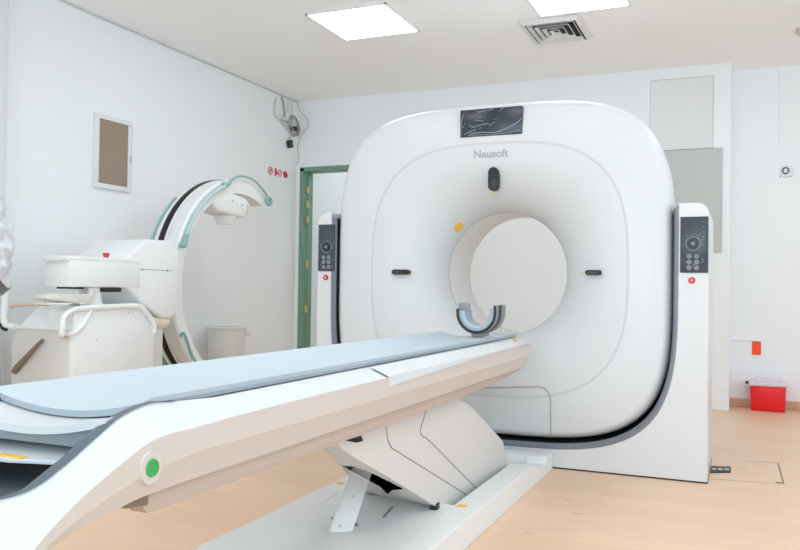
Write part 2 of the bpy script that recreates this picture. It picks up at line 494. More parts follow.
# slate band lining the U
o1 = ucurve(.9635, .936, 4.0, FZ-.004); o2 = ucurve(.939, .908, 4.0, FZ-.03)
bm = mk()
rows = [[Vector((p[0], FY-.001, p[1])) for p in o1], [Vector((p[0]*.4+q_[0]*.6, FY-.006, p[1]*.4+q_[1]*.6)) for p, q_ in zip(o1, o2)],
        [Vector((p[0], FY+.02, p[1])) for p in o2]]
grid(bm, rows); link('trim_band', bm, 'band', gantry, smooth=50)
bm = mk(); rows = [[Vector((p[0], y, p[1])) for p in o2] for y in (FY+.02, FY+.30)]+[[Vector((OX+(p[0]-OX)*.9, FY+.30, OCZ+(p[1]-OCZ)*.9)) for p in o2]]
grid(bm, rows); link('gap_shade', bm, 'dark', gantry)  # near-black sheet paints in the shade of the gap around the body
bm = mk(); box(bm, FC-XO-.001, FC+XO+.001, FY-.0012, YF2, 0, .007); link('toe_shade', bm, 'dark', gantry)  # dark strip drawn for the shadow line under the base
# consoles
for s in (-1, 1):
    cx = -.222 if s > 0 else -2.246
    c0, c1 = (-.281, -.152) if s > 0 else (-2.301, -2.196)
    bm = mk(); box(bm, c0, c1, FY-.008, FY+.01, 1.018, 1.292, bev=.003)
    con = link('control_console', bm, 'glass', gantry)
    dx = cx; dz = 1.160; yf = FY-.0085
    bm = mk(); cyl(bm, (dx, yf-.006, dz), (dx, yf+.001, dz), .024, .026, n=32); cyl(bm, (dx, yf-.008, dz), (dx, yf-.006, dz), .009, .010, n=16, mi=1)
    link('dial', bm, ['dial', 'print'], con)
    bm = mk(); tube(bm, [(dx+.033*math.cos(a), yf, dz+.033*math.sin(a)) for a in [2*PI*k/40 for k in range(40)]], .0028, n=6, closed=True)
    for k in range(7):
        a = PI*(-.05+1.1*k/6); box(bm, dx+.047*math.cos(a)-.0025, dx+.047*math.cos(a)+.0025, yf-.001, yf+.001, dz+.047*math.sin(a)-.002, dz+.047*math.sin(a)+.002)
    link('dial_ring', bm, 'print', con)
    for r in range(3):
        for c in (-1, 1):
            bm = mk(); cyl(bm, (dx+c*.017, yf-.003, 1.098-.028*r), (dx+c*.017, yf+.001, 1.098-.028*r), .0115, .0125, n=18)
            link('key', bm, 'print', con)
    for k in range(4):
        bm = mk(); box(bm, cx+s*.048-.005, cx+s*.048+.005, yf-.001, yf+.001, 1.265-.024*k-.0015, 1.265-.024*k+.0015); link('marking', bm, 'print', con)
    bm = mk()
    for _ in range(7):     # pale tubes drawn for reflections on the crumpled protective film
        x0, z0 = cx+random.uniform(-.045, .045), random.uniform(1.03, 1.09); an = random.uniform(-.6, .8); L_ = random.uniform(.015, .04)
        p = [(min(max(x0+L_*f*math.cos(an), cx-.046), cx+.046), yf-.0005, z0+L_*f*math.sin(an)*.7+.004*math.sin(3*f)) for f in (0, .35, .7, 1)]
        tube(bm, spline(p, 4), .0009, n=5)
    link('film_glint', bm, 'film', con)
    bm = mk(); cyl(bm, (cx-.004, FY-.010, .981), (cx-.004, FY+.002, .981), .015, .017, n=28)
    cyl(bm, (cx-.004, FY-.0115, .981), (cx-.004, FY-.010, .981), .005, .006, n=12, mi=1)
    e = link('stop_button', bm, ['red', 'pale'], gantry); e['label'] = 'red emergency stop button'
# display under crumpled film
bm = mk(); box(bm, -1.425, -1.078, GY-.006, GY+.06, 1.752, 1.901, bev=.004)
disp = link('display', bm, 'screen', gantry); disp['label'] = 'dark display under crumpled protective film'
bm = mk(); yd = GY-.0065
def film_glint(pts, r=.0013):
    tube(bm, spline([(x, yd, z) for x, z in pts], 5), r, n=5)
film_glint([(-1.37, 1.768), (-1.30, 1.772), (-1.22, 1.768), (-1.16, 1.785), (-1.10, 1.815), (-1.083, 1.835)], .0020)
film_glint([(-1.36, 1.80), (-1.31, 1.812), (-1.26, 1.818)], .0016); film_glint([(-1.26, 1.805), (-1.235, 1.82), (-1.225, 1.822)])
film_glint([(-1.40, 1.765), (-1.37, 1.78), (-1.33, 1.79)], .0015); film_glint([(-1.38, 1.76), (-1.25, 1.758), (-1.13, 1.762)], .0012)
film_glint([(-1.42, 1.76), (-1.418, 1.82), (-1.405, 1.88)], .0013); film_glint([(-1.33, 1.885), (-1.27, 1.888), (-1.24, 1.892)], .0012)
film_glint([(-1.34, 1.84), (-1.30, 1.835), (-1.29, 1.828)], .0011); film_glint([(-1.12, 1.764), (-1.10, 1.77), (-1.085, 1.765)], .0016)
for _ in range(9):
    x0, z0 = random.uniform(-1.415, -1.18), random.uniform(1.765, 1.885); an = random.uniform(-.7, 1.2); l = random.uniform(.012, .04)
    film_glint([(x0, z0), (x0+l*.5*math.cos(an), min(z0+l*.5*math.sin(an), 1.895)), (x0+l*math.cos(an), min(z0+l*math.sin(an), 1.897))], .0010)
link('film_glint', bm, 'film', disp)  # pale lines stand in for reflections on the display's film
# maker's lettering
def lettering(txt, size, m, parent, name, matrix, width=None):
    cu = bpy.data.curves.new('txt', 'FONT'); cu.body = txt; cu.size = size; cu.extrude = .0012; cu.offset = .0008; cu.align_x = 'CENTER'; cu.align_y = 'CENTER'
    ob = bpy.data.objects.new('txt', cu); COL.objects.link(ob)
    bpy.context.view_layer.update()
    me = bpy.data.meshes.new_from_object(ob.evaluated_get(bpy.context.evaluated_depsgraph_get()))
    COL.objects.unlink(ob); bpy.data.objects.remove(ob)
    bm = mk(); bm.from_mesh(me)
    if width:
        w = max(v.co.x for v in bm.verts)-min(v.co.x for v in bm.verts)
        bmesh.ops.scale(bm, vec=(width/w,)*3, verts=bm.verts)
    bmesh.ops.transform(bm, matrix=matrix, verts=bm.verts)
    return link(name, bm, m, parent, smooth=0)
FACE = Matrix(((1, 0, 0, 0), (0, 0, -1, 0), (0, 1, 0, 0), (0, 0, 0, 1)))   # text in XZ plane facing -Y
lettering('Neusoft', .05, 'logo', gantry, 'lettering', Matrix.Translation((-1.251, GY-.0005, 1.653)) @ FACE, width=.192)
# laser windows
def pill(bm, cx, cz, l, w, y0, y1, vert=False, mi=0, n=12):
    pts = []
    h = l/2-w/2
    for k in range(n+1): pts.append((h+w/2*math.cos(-PI/2+PI*k/n), w/2*math.sin(-PI/2+PI*k/n)))
    for k in range(n+1): pts.append((-h+w/2*math.cos(PI/2+PI*k/n), w/2*math.sin(PI/2+PI*k/n)))
    if vert: pts = [(-p[1], p[0]) for p in pts]
    prism(bm, [(cx+p[0], cz+p[1]) for p in pts], 'Y', y0, y1, mi=mi)
def sticker(bm, cx, cz, r, y):
    prism(bm, [(cx-r, cz-r*.8), (cx+r, cz-r*.8), (cx, cz+r)], 'Y', y, y+.004)
def laser(cx, cz, l, w, vert, lens, stick):
    bm = mk(); pill(bm, cx, cz, l, w, GY-.006, GY+.03, vert); lw = link('laser_window', bm, 'laser', gantry); lw['label'] = 'dark slot of a positioning laser'
    bm = mk(); pill(bm, cx+lens[0], cz+lens[1], lens[2], w*.6, GY-.0075, GY-.002, vert); link('lens', bm, 'laser2', lw)
    bm = mk(); sticker(bm, stick[0], stick[1], .008, GY-.003); link('warning_sticker', bm, 'tri', gantry)
laser(-1.770, 1.0145, .104, .028, False, (-.02, 0, .05), (-1.699, 1.012))
laser(-.6995, 1.0165, .083, .026, False, (-.01, -.003, .05), (-.757, 1.014))
laser(-1.234, 1.517, .128, .056, True, (.004, -.024, .05), (-1.221, 1.437))
# service-panel seam low on the front cover
bm = mk(); ys = GY-.0015
pts = [(-1.46, .381), (-1.2, .400), (-.975, .418)]+[(-.975+.063*math.sin(PI/2*k/6), .355+.063*math.cos(PI/2*k/6)) for k in range(1, 7)]+[(-.910, .28), (-.908, .16)]
def ysurf(x, z): return ys
tube(bm, [(x, ys, z) for x, z in pts], .0022, n=6); link('service_panel_seam', bm, 'hair', gantry)

# ------------------------------------------------------------------ patient table
table = empty('scanner_table', (GX, 2.9, 0))
tag(table, 'long white patient table with blue-gray mat in front of the ring scanner', 'patient table')
def mir(p): return Vector((2*GX-p[0], p[1], p[2]))
# stations along the right side from the scanner end round the foot: inner edge, outer crease, side mid, bottom
ST = [((-1.03, 3.925, .682), (-.965, 3.92, .656), (-.9585, 3.875, .602), (-.975, 3.83, .547)),
      ((-1.03, 3.0, .682), (-.965, 3.0, .656), (-.9585, 3.0, .602), (-.975, 3.0, .547)),
      ((-1.03, 2.175, .682), (-.965, 2.175, .656), (-.9585, 2.175, .602), (-.975, 2.175, .547)),
      ((-1.03, 1.42, .684), (-.965, 1.42, .652), (-.9585, 1.42, .602), (-.975, 1.42, .547)),
      ((-1.028, 1.28, .692), (-.965, 1.28, .648), (-.9585, 1.28, .602), (-.975, 1.28, .547)),
      ((-1.026, 1.205, .698), (-.965, 1.155, .645), (-.962, 1.15, .59), (-.974, 1.13, .545)),
      ((-1.025, 1.127, .684), (-.965, 1.073, .619), (-.963, 1.07, .575), (-.972, 1.06, .538)),
      ((-1.025, 1.067, .656), (-.965, .986, .583), (-.963, .985, .553), (-.970, .98, .53)),
      ((-1.026, 1.000, .622), (-.966, .93, .552), (-.965, .93, .530), (-.971, .93, .515)),
      ((-1.030, .938, .596), (-.969, .885, .520), (-.969, .882, .505), (-.974, .88, .49)),
      ((-1.055, .890, .586), (-.985, .82, .46), (-.985, .818, .445), (-.99, .82, .43)),
      ((-1.115, .862, .582), (-1.05, .775, .41), (-1.05, .773, .395), (-1.05, .78, .38)),
      ((-1.2365, .852, .582), (-1.2365, .755, .39), (-1.2365, .753, .375), (-1.2365, .76, .36))]
def dense(col):
    pts = [s[col] for s in ST]
    return spline(pts[:4], 3)[:-1]+spline(pts[3:], 6)
cols = [dense(c) for c in range(4)]
full = [c+[mir(p) for p in c[::-1]][1:] for c in cols]
innerw = [Vector((p.x+(GX-p.x)*.02, p.y, p.z-.003)) for p in full[0]]
bm = mk(); grid(bm, [innerw, full[0], full[1]]);
top_shell = link('top_rim', bm, 'bedwhite', table, smooth=40)
bm = mk(); grid(bm, [full[1], full[2], full[3], [Vector((p.x+(GX-p.x)*.25, p.y+(.05 if p.y < 1.1 else 0), p.z+.004)) for p in full[3]]])
side = link('side_panel', bm, 'tan', table, smooth=12)
# dark inner lining of the foot tray
def shrink(p, k, dz, dy): return Vector((p.x+(GX-p.x)*k, p.y+dy, p.z+dz))
foot = [p for p in full[0] if p.y < 1.30]
def inward(pts, d, dz, zabs=None):
    out = []
    for i, p in enumerate(pts):
        t = pts[min(i+1, len(pts)-1)]-pts[max(i-1, 0)]; t.z = 0; t.normalize()
        n_ = Vector((t.y, -t.x, 0))
        if n_.dot(Vector((GX, 1.5, 0))-Vector((p.x, p.y, 0))) < 0: n_ = -n_
        q_ = p+n_*d; q_.z = zabs if zabs is not None else p.z+dz; out.append(q_)
    return out
bm = mk()
grid(bm, [inward(foot, -.004, .0015), inward(foot, .012, .001), inward(foot, .030, -.006), inward(foot, .040, -.022), inward(foot, .046, 0, .557)])
link('tray_lining', bm, 'slate', table, smooth=50)
bm = mk(); box(bm, GX-.2, GX+.2, .87, 1.36, .5475, .557); link('tray_floor', bm, 'tray', table)
# end face at the scanner
bm = mk()
e = [ST[0][0], ST[0][1], ST[0][2], ST[0][3]]
vs = [bm.verts.new(p) for p in e]+[bm.verts.new(mir(p)) for p in e[::-1]]
bm.faces.new(vs); link('end_cap', bm, 'tan', table)
bm = mk(); box(bm, GX-.262, GX+.262, 1.37, 3.83, .548, .56); link('underside', bm, 'tan', table)
# overlapping side lip of the moving top
bm = mk()
for s in (1, -1):
    f = (lambda p: Vector(p)) if s > 0 else mir
    P = [(-1.02, 2.17, .684), (-.9625, 2.17, .660), (-.9605, 2.17, .630), (-.9605, 3.13, .654), (-.9625, 3.92, .660), (-1.02, 3.925, .685), (-.9625, 3.13, .660), (-1.02, 3.13, .684)]
    v = [bm.verts.new(f(p)) for p in P]
    bm.faces.new((v[0], v[1], v[6], v[7])); bm.faces.new((v[7], v[6], v[4], v[5])); bm.faces.new((v[1], v[2], v[3], v[6])); bm.faces.new((v[6], v[3], v[4]))
    w = [bm.verts.new(f((-.9645, 2.172, z))) for z in (.66, .630)]; bm.faces.new((v[1], w[0], w[1], v[2]))
link('top_lip', bm, 'bedwhite', table)
# rails under the side
for s in (1, -1):
    bm = mk()
    X0, X1 = (-1.03, -.99) if s > 0 else (2*GX+.99, 2*GX+1.03)
    prism(bm, [(1.165, .505), (1.15, .52), (1.15, .549), (3.81, .549), (3.83, .535), (3.56, .520), (2.9, .503)], 'X', X0, X1, bev=.003)
    link('guide_rail', bm, 'rail', table)
bm = mk(); prism(bm, [(1.085, .541), (1.12, .552), (1.16, .551), (1.16, .522), (1.10, .530)], 'X', -1.02, -.985, bev=.002); link('rail_stop', bm, 'brown', table)
# cradle
def cz(x): return .655+.028*(abs(x)/.2)**2
NX = 24
def cradle_pts(w, dz, y): return [Vector((GX+w*(2*k/NX-1), y+.0*abs(2*k/NX-1), cz(w*(2*k/NX-1))+dz)) for k in range(NX+1)]
bm = mk(); top = [cradle_pts(.203, 0, y) for y in (1.10, 1.3, 2.2, 3.90)]; bot = [cradle_pts(.203, -.014, y) for y in (1.10, 1.3, 2.2, 3.90)]
grid(bm, top); grid(bm, bot)
for r_, s_ in ((top[0], bot[0]), (top[-1], bot[-1])): grid(bm, [r_, s_])
for k in (0, -1): grid(bm, [[r_[k] for r_ in top], [r_[k] for r_ in bot]])
bmesh.ops.remove_doubles(bm, verts=bm.verts, dist=1e-5); link('cradle', bm, 'bedwhite', table)
bm = mk(); top = [cradle_pts(.197, -.012, y) for y in (1.108, 3.88)]; 
bt = [[Vector((p.x, p.y+.01, .622)) for p in r_] for r_ in top]
grid(bm, [top[0], bt[0], bt[1], top[1]])
for k in (0, -1): bm.faces.new([bm.verts.new(v) for v in (top[0][k], bt[0][k], bt[1][k], top[1][k])])
link('cradle_body', bm, 'tab', table)
# mattress
bm = mk(); ys_ = [1.203, 1.223, 1.5, 2.0, 2.6, 3.2, 3.7, 3.88, 3.90]
def mp(w, dz, y): return cradle_pts(w, dz, y)
top = [mp(.197, .022-(.006 if i in (0, len(ys_)-1) else 0), y) for i, y in enumerate(ys_)]; bot = [mp(.199, .003, y) for y in ys_]
midl = [mp(.2025, .012, y) for y in ys_]
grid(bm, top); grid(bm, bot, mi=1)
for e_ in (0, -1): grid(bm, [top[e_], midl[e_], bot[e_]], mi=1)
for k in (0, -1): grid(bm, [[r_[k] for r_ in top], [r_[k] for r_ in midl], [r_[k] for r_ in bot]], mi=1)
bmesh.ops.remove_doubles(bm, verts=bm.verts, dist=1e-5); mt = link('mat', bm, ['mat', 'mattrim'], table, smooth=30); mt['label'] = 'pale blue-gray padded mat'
# drawer plate in the foot tray with label
bm = mk(); prism(bm, [(GX-.19, 1.36), (GX-.19, 1.045), (GX+.02, 1.055), (GX+.13, 1.085), (GX+.155, 1.12), (GX+.155, 1.36)], 'Z', .596, .604, bev=.002); dr = link('drawer_plate', bm, 'bedwhite', table)
bm = mk(); box(bm, GX-.03, GX+.045, 1.062, 1.078, .6035, .6055); link('yellow_label', bm, 'yellow', dr)
bm = mk(); box(bm, GX-.185, GX+.15, 1.13, 1.34, .557, .596); link('drawer_body', bm, 'black', table)
# button
bm = mk()
cyl(bm, (-.968, 1.136, .597), (-.9585, 1.136, .597), .030, .028, n=36); cyl(bm, (-.9585, 1.136, .597), (-.955, 1.136, .597), .0165, .015, n=28, mi=1)
g = link('release_button', bm, ['pale', 'green'], table); g['label'] = 'round green button in a pale ring'
bm = mk()
prism(bm, [(-1.018, 3.745), (-.992, 3.745), (-.982, 3.79), (-1.008, 3.79)], 'Z', .684, .688); link('yellow_label', bm, 'yellow', table)
# head holder
HC = .803; HX = GX-.008
def arc(r, y, up=.040, n=40):          # half ring with short straight sides
    pts = [Vector((HX-r, y, HC+up*.5))]+[Vector((HX+r*math.cos(PI+PI*k/n), y, HC+r*math.sin(PI+PI*k/n))) for k in range(n+1)]+[Vector((HX+r, y, HC+up))]
    return pts
Y0, Y1 = 3.90, 4.06
hh = empty('head_holder', (GX, 4.0, .68))
tag(hh, 'curved gray head cradle on the scanner end of the patient table', 'head holder')
bm = mk(); i0, i1, o0_, o1_ = arc(.090, Y0), arc(.090, Y1), arc(.108, Y0), arc(.108, Y1)
grid(bm, [o0_, o1_, i1, i0, o0_]); link('holder_shell', bm, 'tab', hh, smooth=50)
bm = mk(); grid(bm, [arc(.0903, Y0+.004, .02), arc(.078, Y0+.001, .02), arc(.066, Y0+.010, .02), arc(.066, Y1-.03, .02), arc(.0903, Y1-.03, .02)])
link('pad', bm, 'foam', hh, smooth=50)
bm = mk(); grid(bm, [arc(.1075, Y0+.035), arc(.1092, Y0+.036), arc(.1092, Y0+.085), arc(.1075, Y0+.086)])
link('outer_band', bm, 'black', hh, smooth=50)
bm = mk(); tube(bm, arc(.0995, Y0-.002, .036), .0065, n=8); link('rim_edge', bm, 'black', hh)
bm = mk(); box(bm, HX-.107, HX-.045, Y0+.03, Y0+.042, HC+.005, HC+.050, bev=.003); link('side_tab', bm, 'tab', hh)
bm = mk(); box(bm, HX-.03, HX+.03, Y0+.01, Y1-.02, .679, .698, bev=.006); link('holder_foot', bm, 'tab', hh)
# lifting column
XSIDE = -1.04
PS = [(1.98, .50), (3.02, .51), (3.19, .44), (3.717, .206), (3.80, .05), (2.90, .05), (2.865, .085), (2.37, .31), (2.048, .452)]
XLEFT = [-1.24, -1.43, -1.43, -1.43, -1.43, -1.43, -1.40, -1.28, -1.24]
DY = [.04, 0, 0, 0, 0, 0, .06, .05, .05]; DZ_ = [0, 0, 0, 0, 0, 0, .01, .04, .045]
bm = mk()
R_ = [bm.verts.new((XSIDE, y, z)) for y, z in PS]; Lf = [bm.verts.new((XLEFT[i], PS[i][0]+DY[i], PS[i][1]+DZ_[i])) for i in range(9)]
bm.faces.new(R_); bm.faces.new(Lf[::-1])
for i in range(9):
    j = (i+1) % 9
    if i in (6, 7): continue          # the open underside gets its own cover
    bm.faces.new((R_[i], Lf[i], Lf[j], R_[j]))
be = [e for e in bm.edges if all(v in R_ for v in e.verts) and len(e.link_faces) == 2]
bmesh.ops.bevel(bm, geom=be, offset=.018, segments=3, profile=.5, affect='EDGES')
colm = link('lift_column', bm, 'skirt', table, smooth=40)
# underside cover with a torn opening
def UV(u, v):   # u 0..1 right->left, v 0..1 upper -> lower
    ch_r = [PS[8], PS[7], PS[6]]; ch_l = [(PS[k][0]+DY[k], PS[k][1]+DZ_[k]) for k in (8, 7, 6)]; xl = [XLEFT[8], XLEFT[7], XLEFT[6]]
    k = 0 if v < .4 else 1; f = v/.4 if k == 0 else (v-.4)/.6
    a = Vector((XSIDE, ch_r[k][0], ch_r[k][1])).lerp(Vector((XSIDE, ch_r[k+1][0], ch_r[k+1][1])), f)
    b = Vector((xl[k], ch_l[k][0], ch_l[k][1])).lerp(Vector((xl[k+1], ch_l[k+1][0], ch_l[k+1][1])), f)
    p = a.lerp(b, u); bul = .012*math.sin(PI*u)*math.sin(PI*v); return p+Vector((0, -bul*.5, -bul))
def inside(x, y, poly):
    r = False; j = len(poly)-1
    for i in range(len(poly)):
        if (poly[i][1] > y) != (poly[j][1] > y) and x < (poly[j][0]-poly[i][0])*(y-poly[i][1])/(poly[j][1]-poly[i][1])+poly[i][0]: r = not r
        j = i
    return r
HOLE = [(.94, .517), (.525, .342), (.325, .342), (.213, .392), (.125, .483), (.075, .60), (.325, .675), (.575, .858), (.50, .675), (.538, .60), (.638, .517)]
bm = mk(); NU, NV = 60, 90
V_ = [[bm.verts.new(UV(i/NU, j/NV)) for i in range(NU+1)] for j in range(NV+1)]
for j in range(NV):
    for i in range(NU):
        if not inside((i+.5)/NU, (j+.5)/NV, HOLE): bm.faces.new((V_[j][i], V_[j][i+1], V_[j+1][i+1], V_[j+1][i]))
bmesh.ops.delete(bm, geom=[v for v in bm.verts if not v.link_faces], context='VERTS')
bc = link('bellows_cover', bm, 'skirt', table, smooth=50); bc['label'] = 'torn white cover under the column'
bm = mk(); rows = [[UV(i/6*.92+.04, j/8*.9+.05)+Vector((0, .02+.05*math.sin(PI*j/8), .03+.1*math.sin(PI*j/8))) for i in range(7)] for j in range(9)]
grid(bm, rows); link('column_shade_and_foam', bm, 'dark', table)  # dark sheet for the unlit hollow and its black foam
# side seams
def yz(p, x=XSIDE+.0008): return Vector((x, p[0], p[1]))
bm = mk()
tube(bm, spline([yz(p) for p in ((2.30, .51), (2.333, .476), (2.345, .44), (2.375, .41), (2.45, .375), (3.205, .055))], 6), .0019, n=6)
tube(bm, spline([yz(p) for p in ((2.70, .50), (2.655, .455), (2.628, .42), (2.66, .395), (2.74, .36), (3.314, .06))], 6), .0019, n=6)
link('cover_seam', bm, 'hair', table)
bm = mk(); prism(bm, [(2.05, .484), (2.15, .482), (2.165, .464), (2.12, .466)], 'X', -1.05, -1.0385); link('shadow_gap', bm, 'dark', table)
# strut
bm = mk()
b0, t0 = Vector((-1.243, 2.41, .085)), Vector((-1.222, 2.59, .335)); ax = (t0-b0).normalized(); wv = Vector((.72, .69, 0)); wv = (wv-ax*wv.dot(ax)).normalized(); nv = ax.cross(wv)
pts = []
for c in (-1, 1):
    for d in (-1, 1): pts.append((c, d))
for L0, w in ((0, .038), (1, .034)):
    p = b0.lerp(t0, L0)
    for c, d in ((-1, -1), (1, -1), (1, 1), (-1, 1)): bm.verts.new(p+wv*w*c+nv*.012*d)
bm.verts.ensure_lookup_table(); v = bm.verts
for f in ((0, 1, 2, 3), (7, 6, 5, 4), (0, 4, 5, 1), (1, 5, 6, 2), (2, 6, 7, 3), (3, 7, 4, 0)): bm.faces.new([v[k] for k in f])
bmesh.ops.bevel(bm, geom=list(bm.edges), offset=.005, segments=2, affect='EDGES')
stt = link('lift_strut', bm, 'basepl', table)
for f in (.10, .45, .88):
    bm = mk(); p = b0.lerp(t0, f)-nv*.0125*(1 if nv.y > 0 else -1)+wv*(.0 if f > .2 else -.01)
    nn = nv*(-1 if nv.y > 0 else 1); cyl(bm, p-nn*.002, p+nn*.003, .006, .005, n=10); link('bolt', bm, 'seam', stt)
# base
bm = mk()
xb0, xb1 = GX-.34, GX+.34
prism(bm, [(1.62, 0), (1.62, .02), (1.85, .07), (2.1, .1), (2.9, .1), (2.93, .04), (3.86, .035), (4.135, .03), (4.135, 0)], 'X', xb0+.004, xb1-.004, bev=.003)
bp_ = link('base_plate', bm, 'basepl', table, smooth=15)
for s in (1, -1):
    bm = mk(); X0, X1 = (xb1-.105, xb1) if s > 0 else (xb0, xb0+.105)
    Ys = 2.3 if s > 0 else 2.72
    prism(bm, [(1.9, 0), (Ys-.25, .099), (Ys, .1025), (3.70, .1025), (3.83, .055), (3.99, .052), (4.0, .085), (4.125, .085), (4.13, 0)], 'X', X0, X1, bev=.003)
    link('base_rail', bm, 'basepl', table, smooth=15)
bm = mk(); box(bm, xb0+.1, xb1-.1, 4.0, 4.125, 0.02, .085, bev=.006); link('base_end', bm, 'basepl', table)
for d in ((-.985, -.948, 2.872, 2.905), (-1.556, -1.525, 2.98, 3.015)):
    bm = mk(); box(bm, *d, .1025, .1035); link('yellow_label', bm, 'yellow', table)
bm = mk(); prism(bm, [(-1.345, 2.545), (-1.30, 2.60), (-1.21, 2.50), (-1.262, 2.44)], 'Z', .099, .1006); link('base_slot', bm, 'hair', table); bm = mk(); prism(bm, [(-1.18, 2.62), (-1.172, 2.625), (-1.20, 2.78), (-1.21, 2.775)], 'Z', .099, .1006)
link('base_slot', bm, 'hair', table)
bm = mk(); box(bm, -1.062, -1.036, 2.795, 2.83, .1, .124, bev=.003); cn = link('connector', bm, 'black', table)
bm = mk(); tube(bm, spline([(-1.062, 2.81, .108), (-1.078, 2.79, .104), (-1.086, 2.765, .103)], 5), .003, n=6); link('wire', bm, 'cable', cn)

# yellow label on the flare of the gantry
bm = mk()
def flare_pt(rr, th):
    R = rin(th); w = (rr-RB)/((R-RB)*.86); w = min(max(w, 0), 1); f = math.acos(1-w)
    return Vector((GX+rr*math.cos(th), YR+(GY-YR)*math.sin(f)-.003, GZ+rr*math.sin(th)))
thc = math.radians(135)
P4 = [[flare_pt(.360+.020*j/4, thc+(i/6-.5)*.135-.02*j/4) for i in range(7)] for j in range(5)]
grid(bm, P4); solidify(bm, bm.faces, .0015); link('yellow_label', bm, 'yellow', gantry)

# ------------------------------------------------------------------ mobile C-arm
ca = empty('mobile_c_arm', (-3.4, 3.6, 0))
tag(ca, 'cream mobile C-arm x-ray machine with black track by the left wall', 'x-ray machine')
cyc, czc, CR = 4.90, .93, .765
def cp(a, r, x): return Vector((x, cyc+r*math.cos(a), czc+r*math.sin(a)))
A0, A1 = math.radians(65), math.radians(262)
def arcrow(r, x, a=A0, b=A1, n=72): return [cp(a+(b-a)*k/n, r, x) for k in range(n+1)]
bm = mk()
secs = [(CR-.10, -3.36), (CR-.012, -3.352), (CR, -3.365), (CR, -3.44), (CR-.014, -3.443), (CR-.014, -3.452), (CR, -3.455), (CR, -3.548), (CR-.012, -3.558), (CR-.10, -3.55)]
grid(bm, [arcrow(r, x) for r, x in secs]+[arcrow(*secs[0])])
for k in (0, -1):
    bm.faces.new([bm.verts.new(arcrow(r, x)[k]) for r, x in secs])
bmesh.ops.remove_doubles(bm, verts=bm.verts, dist=1e-5)
arc_o = link('c_arc', bm, 'carm', ca, smooth=40)
bm = mk(); grid(bm, [arcrow(CR+.001, -3.475, A0+.25), arcrow(CR+.004, -3.48, A0+.25), arcrow(CR+.004, -3.520, A0+.25), arcrow(CR+.001, -3.525, A0+.25)]); link('track', bm, 'track', arc_o)
bm = mk(); tube(bm, arcrow(CR-.012, -3.585, math.radians(128), A1-.1), .009, n=8); link('hand_rail', bm, 'teal', arc_o)
bm = mk(); tube(bm, arcrow(CR-.03, -3.33, math.radians(107), math.radians(158)), .013, n=8); link('hand_rail', bm, 'teal2', arc_o)
bm = mk(); tube(bm, spline([cp(math.radians(160), CR-.01, -3.352), cp(math.radians(160), CR-.03, -3.325), cp(math.radians(157), CR-.03, -3.325), cp(math.radians(154), CR-.03, -3.33)], 5), .016, n=8); link('rail_bracket', bm, 'teal', arc_o)
bm = mk(); tube(bm, spline([cp(math.radians(110), CR-.01, -3.352), cp(math.radians(109), CR-.02, -3.325), cp(math.radians(105), CR-.015, -3.33)], 5), .015, n=8); link('rail_bracket', bm, 'teal', arc_o)
bm = mk(); tube(bm, spline([cp(math.radians(106), CR-.01, -3.33), cp(math.radians(95), CR+.025, -3.33), cp(math.radians(82), CR+.02, -3.33), cp(math.radians(70), CR-.015, -3.33), cp(math.radians(63), CR-.05, -3.33)], 8), .008, n=8)
tube(bm, [cp(math.radians(64), CR-.05, -3.33)+Vector((0, .035*math.cos(a), .028*math.sin(a))) for a in [2*PI*k/16 for k in range(16)]], .010, n=8, closed=True); link('hand_rail', bm, 'teal', arc_o)
bm = mk(); tube(bm, spline([cp(math.radians(206), CR+.0, -3.352), cp(math.radians(205), CR-.01, -3.32), cp(math.radians(211), CR-.015, -3.32), cp(math.radians(222), CR-.012, -3.325), cp(math.radians(246), CR-.012, -3.33)], 8), .010, n=8); link('hand_rail', bm, 'teal', arc_o)
bm = mk(); tube(bm, arcrow(CR+.01, -3.585, math.radians(205), math.radians(246), 20), .009, n=8); link('hand_rail', bm, 'teal', arc_o)
# tube head on the upper end
bm = mk(); prism(bm, [(4.56, 1.57), (4.70, 1.60), (4.96, 1.57), (5.02, 1.53), (5.00, 1.45), (4.92, 1.42), (4.62, 1.44), (4.56, 1.48)], 'X', -3.54, -3.36, bev=.02, seg=3); th_ = link('tube_head', bm, 'carm', ca)
bm = mk(); cyl(bm, (-3.45, 4.82, 1.43), (-3.45, 4.82, 1.37), .085, .06, n=32); link('collimator', bm, 'carm', th_)
bm = mk(); prism(bm, [(4.96, 1.53), (5.04, 1.49), (4.96, 1.46)], 'X', -3.365, -3.352); link('end_mark', bm, 'ivory', th_)
for y, z in ((4.78, 1.535), (4.90, 1.515)): bm = mk(); cyl(bm, (-3.365, y, z), (-3.353, y, z), .008, n=10); link('screw', bm, 'seam', th_)
bm = mk(); prism(bm, [(4.66, 1.52), (4.80, 1.62), (4.92, 1.66), (5.0, 1.62), (4.99, 1.55), (4.72, 1.5)], 'X', -3.52, -3.39, bev=.01); link('head_mount', bm, 'carm2', th_)
# lower end detector (behind the table)
bm = mk(); cyl(bm, (-3.45, 4.80, .12), (-3.45, 4.84, .30), .15, .15, n=36); link('detector', bm, 'carm', ca)
